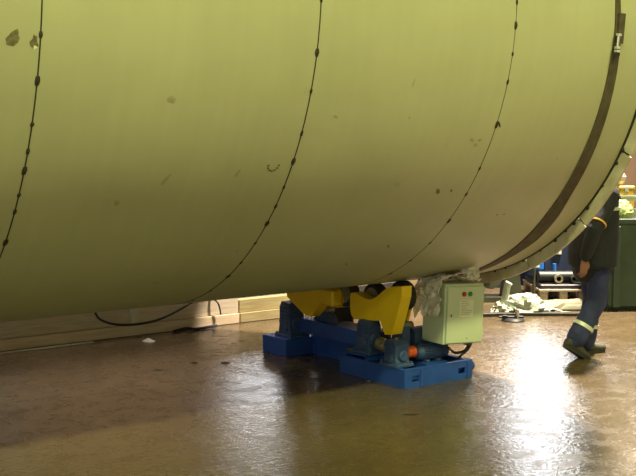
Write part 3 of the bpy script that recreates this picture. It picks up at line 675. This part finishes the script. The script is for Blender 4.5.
# olive trestle standing beneath the vessel mouth
ts = thing('support_trestle', 'dark olive steel support trestle standing in shade beyond the vessel mouth', 'trestle', rf(5.84, 6.88), R_(-36.6))
b = MB(); b.box((0, 0, .03), (.95, .3, .06)); b.build('base_plate', 'olive', ts)
for x in (-.30, .30):
    MB().prism([(x - .12, .06), (x - .05, .56), (x + .05, .56), (x + .12, .06)], -.08, .08, 'y').build('leg', 'olive', ts)
MB().box((0, 0, .60), (.95, .22, .09), bev=.01).build('top_bar', 'olive', ts)
MB().cyl((.05, -.10, .30), (.05, -.02, .30), .15, 24, bev=.01).build('hand_wheel', 'olive', ts, 40)
MB().box((-.2, -.12, .25), (.5, .05, .04)).build('cross_bar', 'olive', ts)
tag(MB().tube(curve_pts([rf(6.35, 6.70, .56), rf(6.37, 6.695, .45), rf(6.37, 6.69, .25), rf(6.36, 6.69, .08), rf(6.28, 6.69, .016), rf(6.12, 6.67, .015)]), .014, 8).build('green_hose', 'olive', None, True), 'olive hose hanging down beside the support trestle', 'hose')
# dark rusty beam and lower clutter left of trestle
tag(MB().box(rf(5.50, 7.62, .20), (.60, .40, .40), rz=R_(-36.6), bev=.02).build('dark_crate', 'darksteel'), 'dark steel crate in the shade behind the plastic sheet', 'crate')

# pallet with a navy machine
pa = thing('wooden_pallet', 'weathered wooden pallet under the navy pump machine', 'pallet', rf(6.72, 7.22), R_(-36.6))
PW, PD = .56, 1.0
for x in (-.225, 0, .225):
    for y in (-.44, 0, .44): MB().box((x, y, .062), (.09, .11, .09), bev=.003).build('pallet_block', 'pallet', pa)
for y in (-.44, 0, .44): MB().box((0, y, .008), (PW, .1, .016)).build('bottom_board', 'pallet', pa)
for x in (-.225, 0, .225): MB().box((x, 0, .117), (.09, PD, .018)).build('stringer_board', 'pallet', pa)
for k in range(7): MB().box((0, -.45 + k * .15, .137), (PW, .11, .02), bev=.002).build('deck_board', 'pallet', pa)
pm = thing('pump_machine', 'navy blue pump machine with a round flange standing on the pallet', 'machine', rf(6.72, 7.22, .148), R_(-36.6))
MB().box((0, .02, .025), (.52, .9, .05), bev=.01).build('machine_bed', 'black', pm)
MB().box((.04, .16, .33), (.42, .56, .56), bev=.03).build('machine_body', 'navy', pm)
MB().cyl((-.25, -.26, .125), (.25, -.26, .125), .065, 18, bev=.01).build('pump_barrel', 'black', pm, 40)
MB().lathe((-.04, -.42, .115), (-.04, -.31, .115), [(0, .028), (0, .05), (.3, .05), (.3, .035), (1, .035)], 22, False).build('flange_ring', 'bare', pm, 30)
MB().lathe((.14, -.40, .11), (.14, -.31, .11), [(0, .02), (0, .035), (.3, .035), (.3, .025), (1, .025)], 18, False).build('flange_ring', 'darksteel', pm, 30)
MB().box((-.22, -.14, .27), (.11, .10, .16), bev=.012).build('blue_tank', 'brightblue', pm)
MB().box((-.245, -.195, .28), (.05, .01, .11)).build('tank_label', 'white', pm)
MB().cyl((-.05, -.22, .19), (-.05, -.22, .27), .022, 14).build('blue_fitting', 'brightblue', pm, 40)
MB().box((.0, -.13, .43), (.10, .02, .12), bev=.004).build('gauge_panel', 'sticker', pm)
MB().cyl((.0, -.14, .45), (.0, -.15, .45), .028, 16).build('gauge_dial', 'black', pm, 40)
for (a_, b_, lb) in ((6.15, 8.3, 'dark navy steel drum leftmost of the three behind the pump machine'), (6.80, 8.35, 'dark navy steel drum middle of the three behind the pump machine'), (7.45, 8.3, 'dark navy steel drum rightmost of three, behind the green container')):
    d_ = thing('steel_drum', lb, 'drum', rf(a_, b_), 0, 'steel drums behind the pump machine')
    MB().lathe((0, 0, 0), (0, 0, .9), [(0, .28), (.01, .29), (.33, .285), (.34, .295), (.36, .295), (.37, .285), (.64, .285), (.65, .295), (.67, .295), (.68, .285), (.99, .29), (1, .28)], 28).build('drum_shell', 'navy', d_, 30)
    MB().cyl((.12, 0, .9), (.12, 0, .915), .03, 10).build('bung', 'darksteel', d_)

# green container, right edge
gc = thing('waste_container', 'large dark green ribbed steel container at the right edge behind the worker', 'container', rf(8.05, 6.45), R_(-36.6))
GW, GD, GH = 2.0, .8, .98
b = MB(); b.box((0, -GD / 2, GH / 2 + .03), (GW, .03, GH - .06)); b.box((0, GD / 2, GH / 2 + .03), (GW, .03, GH - .06))
b.box((-GW / 2 + .015, 0, GH / 2 + .03), (.03, GD - .03, GH - .06)); b.box((GW / 2 - .015, 0, GH / 2 + .03), (.03, GD - .03, GH - .06)); b.box((0, 0, .07), (GW - .06, GD - .03, .03))
b.build('container_wall', 'greens', gc)
b = MB()
for (x, y, w, d) in ((0, -GD / 2, GW + .06, .07), (0, GD / 2, GW + .06, .07), (-GW / 2, 0, .07, GD - .07), (GW / 2, 0, .07, GD - .07)): b.box((x, y, GH), (w, d, .06), bev=.008)
b.build('top_rail', 'greens', gc)
for x in (-.93, -.47, 0, .47, .93): MB().box((x, -GD / 2 - .03, GH / 2), (.07, .04, GH - .1), bev=.006).build('rib', 'greens', gc)
for y in (-.28, .28): MB().box((0, y, .03), (GW, .1, .06)).build('skid', 'greens', gc)
MB().box((0, 0, GH + .005), (GW - .1, GD - .08, .03)).build('plank_lid', 'darksteel', gc)
def ongc(x, y, z): m_ = Matrix.Rotation(R_(-36.6), 4, 'Z') @ Vector((x, y, 0)); c_ = rf(8.05, 6.45); return (c_[0] + m_.x, c_[1] + m_.y, z)
crumple('plastic_bag', 'pale green crumpled plastic bag on the container next to the worker', 'bag', ongc(-.82, -.21, 1.07), (.12, .11, .13), 'lime', 11, .25, 2, flat=-.065)
crumple('plastic_bag', 'pale green plastic bag slumped at the right on the container top', 'bag', ongc(-.52, -.22, 1.07), (.11, .11, .12), 'lime', 12, .25, 2, flat=-.065)
cr = thing('grey_crate', 'grey plastic crate standing on top of the green container', 'crate', ongc(-.60, .05, 1.001), R_(-36.6))
b = MB(); b.box((0, 0, .01), (.36, .18, .02))
for x in (-.174, .174): b.box((x, 0, .13), (.012, .18, .22))
for y in (-.084, .084): b.box((0, y, .055), (.336, .012, .07)); b.box((0, y, .21), (.336, .012, .06)); b.box((-.12, y, .13), (.05, .012, .08)); b.box((.12, y, .13), (.05, .012, .08))
b.build('crate_shell', 'greyc', cr); MB().box((0, -.096, .23), (.38, .012, .02)).build('crate_lip', 'greyc', cr)
yc = thing('yellow_case', 'yellow plastic case on the container behind the pale bags', 'case', ongc(-.78, .26, 1.001), R_(-36.6))
MB().box((0, 0, .15), (.42, .15, .30), bev=.012).build('case_body', 'yel2', yc); MB().box((0, 0, .32), (.43, .16, .04), bev=.01).build('case_lid', 'yel2', yc)
for x in (-.12, .12): MB().box((x, -.083, .30), (.04, .012, .05)).build('latch', 'greyc', yc)
crumple('white_sack', 'crumpled white sack lying on top of the yellow case', 'sack', ongc(-.80, .26, 1.43), (.19, .10, .10), 'sack', 14, .3, 2.5, flat=-.088)
crumple('white_sack', 'crumpled white sack standing beside the yellow case on the container', 'sack', ongc(-.24, .24, 1.18), (.16, .09, .30), 'sack', 15, .2, 2.5, flat=-.178)

# ------------------------------------------------------------------ the worker
HEAD = R_(-62)                                   # body faces right and slightly back
px_, py_ = 7.20, -.80
wk = thing('person', 'worker in navy trousers and black jacket with reflective tape, walking right, head behind the vessel', 'person', (px_, py_, 0), math.atan2(RGT.y, RGT.x) + R_(22))
def remesh(mb, name, m, par, vox=.012, it=6):
    o = mb.build(name, m, par, False); md = o.modifiers.new('r', 'REMESH'); md.mode = 'VOXEL'; md.voxel_size = vox
    s2 = o.modifiers.new('s', 'SMOOTH'); s2.factor = .5; s2.iterations = it
    dg = bpy.context.evaluated_depsgraph_get(); me = bpy.data.meshes.new_from_object(o.evaluated_get(dg)); old = o.data
    o.modifiers.clear(); o.data = me; me.name = name; bpy.data.meshes.remove(old)
    me.polygons.foreach_set('use_smooth', [True] * len(me.polygons))
    if not me.materials: me.materials.append(M[m])
    return o
def limb(mb, pts, n=14):          # pts: (p, rx, ry)
    rings = []
    for i, (p, rx, ry) in enumerate(pts):
        p = Vector(p); d = (Vector(pts[min(i + 1, len(pts) - 1)][0]) - Vector(pts[max(i - 1, 0)][0])).normalized()
        a = Vector((0, 1, 0)); u = (a - d * a.dot(d)).normalized(); w = d.cross(u); rings.append((p, w * rx, u * ry))
    for (p, rx, ry) in (pts[0], pts[-1]): mb.ell(p, (min(rx, ry) * .93,) * 3, 10, 8)
    return mb.loft(rings, n)
# local frame: +x forward (walking direction), +y to the left of the worker (away from camera), z up
kR, kL = -.09, .09
ankR, ankL = Vector((-.26, kR, .155)), Vector((-.02, kL, .09))
hipR, hipL = Vector((-.02, -.085, .90)), Vector((-.02, .085, .90))
kneR, kneL = Vector((-.045, kR, .47)), Vector((.05, kL, .485))
body = MB()
for hip, kne, ank in ((hipR, kneR, ankR), (hipL, kneL, ankL)):
    limb(body, [(hip, .075, .07), (hip.lerp(kne, .5), .065, .062), (kne, .05, .048), (kne.lerp(ank, .35), .052, .048), (ank, .034, .034)])
limb(body, [((-.02, 0, .88), .09, .14), ((-.02, 0, 1.05), .08, .125), ((0, 0, 1.22), .10, .15), ((.0, 0, 1.38), .09, .165), ((0, 0, 1.44), .06, .10)])
limb(body, [((0, 0, 1.40), .055, .055), ((.02, 0, 1.50), .052, .052), ((.03, 0, 1.56), .055, .055)])
body.ell((.035, 0, 1.655), (.098, .076, .125), 20, 14); body.ell((.07, 0, 1.60), (.06, .055, .065), 16, 10)
body.ell((.135, 0, 1.645), (.022, .014, .025), 10, 8)                     # nose
body.ell((.115, 0, 1.68), (.028, .05, .012), 10, 8)                       # brow
body.ell((.118, 0, 1.596), (.02, .026, .008), 10, 6); body.ell((.118, 0, 1.583), (.018, .022, .008), 10, 6)   # lips
for s in (-1, 1): body.ell((.02, s * .078, 1.65), (.022, .012, .034), 10, 8)   # ears
# arms: right (camera side) hangs slightly back, left (far) swings forward
def arm_pts(sgn, el, wr): 
    sh = Vector((0, sgn * .19, 1.385)); return sh, Vector(el), Vector(wr)
shR, elR, wrR = arm_pts(-1, (-.21, -.26, 1.10), (-.255, -.20, .86))
shL, elL, wrL = arm_pts(1, (.08, .25, 1.11), (.14, .23, .88))
for sh, el, wr in ((shR, elR, wrR), (shL, elL, wrL)):
    limb(body, [(sh, .052, .05), (sh.lerp(el, .5), .045, .043), (el, .038, .038), (el.lerp(wr, .3), .038, .036), (wr, .024, .029)])
def hand(mb, wr, d, side):       # d: pointing direction of fingers, side: outward normal of the back of the hand
    d = Vector(d).normalized(); n_ = Vector(side).normalized(); a = d.cross(n_).normalized()   # a across the knuckles, towards the thumb if forward
    if a.x < 0: a = -a
    pc = wr + d * .055
    mb.loft([(wr - d * .01, a * .028, n_ * .020), (wr + d * .03, a * .036, n_ * .017), (wr + d * .07, a * .042, n_ * .015), (wr + d * .095, a * .040, n_ * .011)], 14)
    for k, (o, L_) in enumerate(((.030, .072), (.010, .082), (-.010, .075), (-.030, .058))):
        p0 = wr + d * .085 + a * o; p1 = p0 + d * L_ * .42 - n_ * .004; p2 = p1 + d * L_ * .30 - n_ * .016; p3 = p2 + d * L_ * .18 - n_ * .020
        mb.tube([p0, p1, p2, p3], [.0095, .009, .008, .0065], 8); mb.ell(p3, (.0065,) * 3, 8, 6)
    p0 = wr + d * .025 + a * .028; p1 = p0 + d * .03 + a * .022 - n_ * .008; p2 = p1 + d * .03 + a * .006 - n_ * .008
    mb.tube([p0, p1, p2], [.013, .011, .008], 8); mb.ell(p2, (.008,) * 3, 8, 6)
hand(body, wrR, (-.05, 0.03, -1), (0, -1, 0)); hand(body, wrL, (.35, 0, -1), (0, 1, 0))
remesh(body, 'body', 'skin', wk, .0065, 2)
for s in (-1, 1):
    e_ = MB().ell((.122, s * .03, 1.662), (.010, .013, .009), 12, 8).build('eye', 'eyew', wk, True)
    MB().ell((.1305, s * .03, 1.662), (.003, .005, .005), 10, 6).build('iris', 'black', e_, True)
h_ = MB().ell((.015, 0, 1.685), (.108, .086, .112), 22, 14)
for i, v in enumerate(h_.v):
    if v.x > .06 and v.z < 1.735: h_.v[i] = Vector((.06, v.y * .9, max(v.z, 1.70)))
    elif v.z < 1.61: h_.v[i] = Vector((v.x, v.y * .8, 1.61))
remesh(h_, 'hair', 'hair', wk, .01, 2)
# trousers
tz_ = MB()
for hip, kne, ank in ((hipR, kneR, ankR), (hipL, kneL, ankL)):
    d = (ank - kne).normalized()
    limb(tz_, [(hip, .105, .10), (hip.lerp(kne, .5), .10, .088), (kne, .088, .078), (kne.lerp(ank, .5), .085, .078), (kne.lerp(ank, .86), .09, .082), (ank - d * .0, .082, .075)])
limb(tz_, [((-.02, 0, .86), .12, .17), ((-.02, 0, .95), .115, .165), ((-.02, 0, 1.04), .105, .155)])
for i, v in enumerate(tz_.v):
    k_ = noise.noise(v * 11) * .010 + noise.noise(Vector((v.x * 6, v.y * 6, v.z * 26))) * .007
    tz_.v[i] = v + Vector((k_, k_ * .8, 0))
remesh(tz_, 'trousers', 'trouser', wk, .011, 3)
# reflective bands round the shins
for kne, ank in ((kneR, ankR), (kneL, ankL)):
    d = (ank - kne).normalized(); c = kne.lerp(ank, .62); a = Vector((0, 1, 0)); u = (a - d * a.dot(d)).normalized(); w = d.cross(u)
    n = 28; v = []; f = []
    for k in range(n):
        t = 2 * PI * k / n
        for q, rr in ((-.016, .003), (.016, .003), (.016, -.01), (-.016, -.01)): v.append(c + d * q + w * ((.092 + rr) * math.cos(t)) + u * ((.084 + rr) * math.sin(t)))
    for k in range(n):
        k2 = (k + 1) % n
        for q in range(4): f.append((k * 4 + q, k * 4 + (q + 1) % 4, k2 * 4 + (q + 1) % 4, k2 * 4 + q))
    MB().add(v, f).build('reflective_band', 'reflect', wk, True)
# jacket
jk = MB()
limb(jk, [((-.03, 0, .77), .19, .225), ((-.03, 0, .88), .20, .225), ((-.01, 0, 1.05), .195, .215), ((.0, 0, 1.2), .175, .215), ((.01, 0, 1.34), .145, .215), ((0, 0, 1.42), .10, .17), ((.005, 0, 1.48), .075, .085)], 22)
for sh, el, wr in ((shR, elR, wrR), (shL, elL, wrL)):
    limb(jk, [(sh, .085, .082), (sh.lerp(el, .5), .075, .07), (el, .068, .064), (el.lerp(wr, .5), .06, .058), (el.lerp(wr, .93), .05, .05)])
for i, v in enumerate(jk.v):
    k_ = noise.noise(v * 8 + Vector((3, 3, 3))) * .012 + noise.noise(Vector((v.x * 6, v.y * 6, v.z * 18))) * .008
    jk.v[i] = v + Vector((k_, k_ * .8, 0))
remesh(jk, 'jacket', 'jacket', wk, .012, 3)
def band(c, d, rx, ry, w_, m, name):
    d = Vector(d).normalized(); a = Vector((0, 1, 0)); u = (a - d * a.dot(d)).normalized(); w = d.cross(u); n = 32; v = []; f = []
    for k in range(n):
        t = 2 * PI * k / n
        for q, rr in ((-w_, .004), (w_, .004), (w_, -.012), (-w_, -.012)): v.append(Vector(c) + d * q + w * ((rx + rr) * math.cos(t)) + u * ((ry + rr) * math.sin(t)))
    for k in range(n):
        k2 = (k + 1) % n
        for q in range(4): f.append((k * 4 + q, k * 4 + (q + 1) % 4, k2 * 4 + (q + 1) % 4, k2 * 4 + q))
    return MB().add(v, f).build(name, m, wk, True)
band((.015, 0, 1.265), (0, 0, 1), .162, .216, .014, 'reflect', 'chest_band')
band(shR.lerp(elR, .80), elR - shR, .073, .069, .007, 'amber', 'sleeve_band'); band(shL.lerp(elL, .80), elL - shL, .073, .069, .007, 'amber', 'sleeve_band')
# boots
def boot(ank, pitch, name):
    b = MB(); rot = Matrix.Rotation(pitch, 4, 'Y')
    g = MB(); g.loft([((-.075, 0, -.045), (0, .036, 0), (0, 0, .038)), ((-.06, 0, -.035), (0, .042, 0), (0, 0, .05)), ((0, 0, -.03), (0, .046, 0), (0, 0, .056)), ((.07, 0, -.045), (0, .047, 0), (0, 0, .042)), ((.14, 0, -.053), (0, .05, 0), (0, 0, .036)), ((.185, 0, -.055), (0, .042, 0), (0, 0, .032)), ((.205, 0, -.058), (0, .022, 0), (0, 0, .02))], 16)
    g.loft([((-.01, 0, -.04), (.062, 0, 0), (0, .044, 0)), ((-.01, 0, .03), (.055, 0, 0), (0, .045, 0)), ((-.012, 0, .10), (.055, 0, 0), (0, .048, 0))], 16)
    for i, v in enumerate(g.v): g.v[i] = rot @ v
    o = remesh(g, name, 'boot', wk, .008, 2); o.location = ank
    s_ = MB(); out = []
    for k in range(24):
        t = 2 * PI * k / 24; x = .062 + .148 * math.cos(t); out.append((x, .05 * math.sin(t) * (1 - .12 * math.cos(t * 2))))
    s_.prism(out, -.093, -.068, 'z')
    for i, v in enumerate(s_.v): s_.v[i] = rot @ v
    s_.build('sole', 'sole', o)
    return o
boot(ankL + Vector((0, 0, .004)), 0, 'boot'); boot(ankR, R_(31), 'boot')
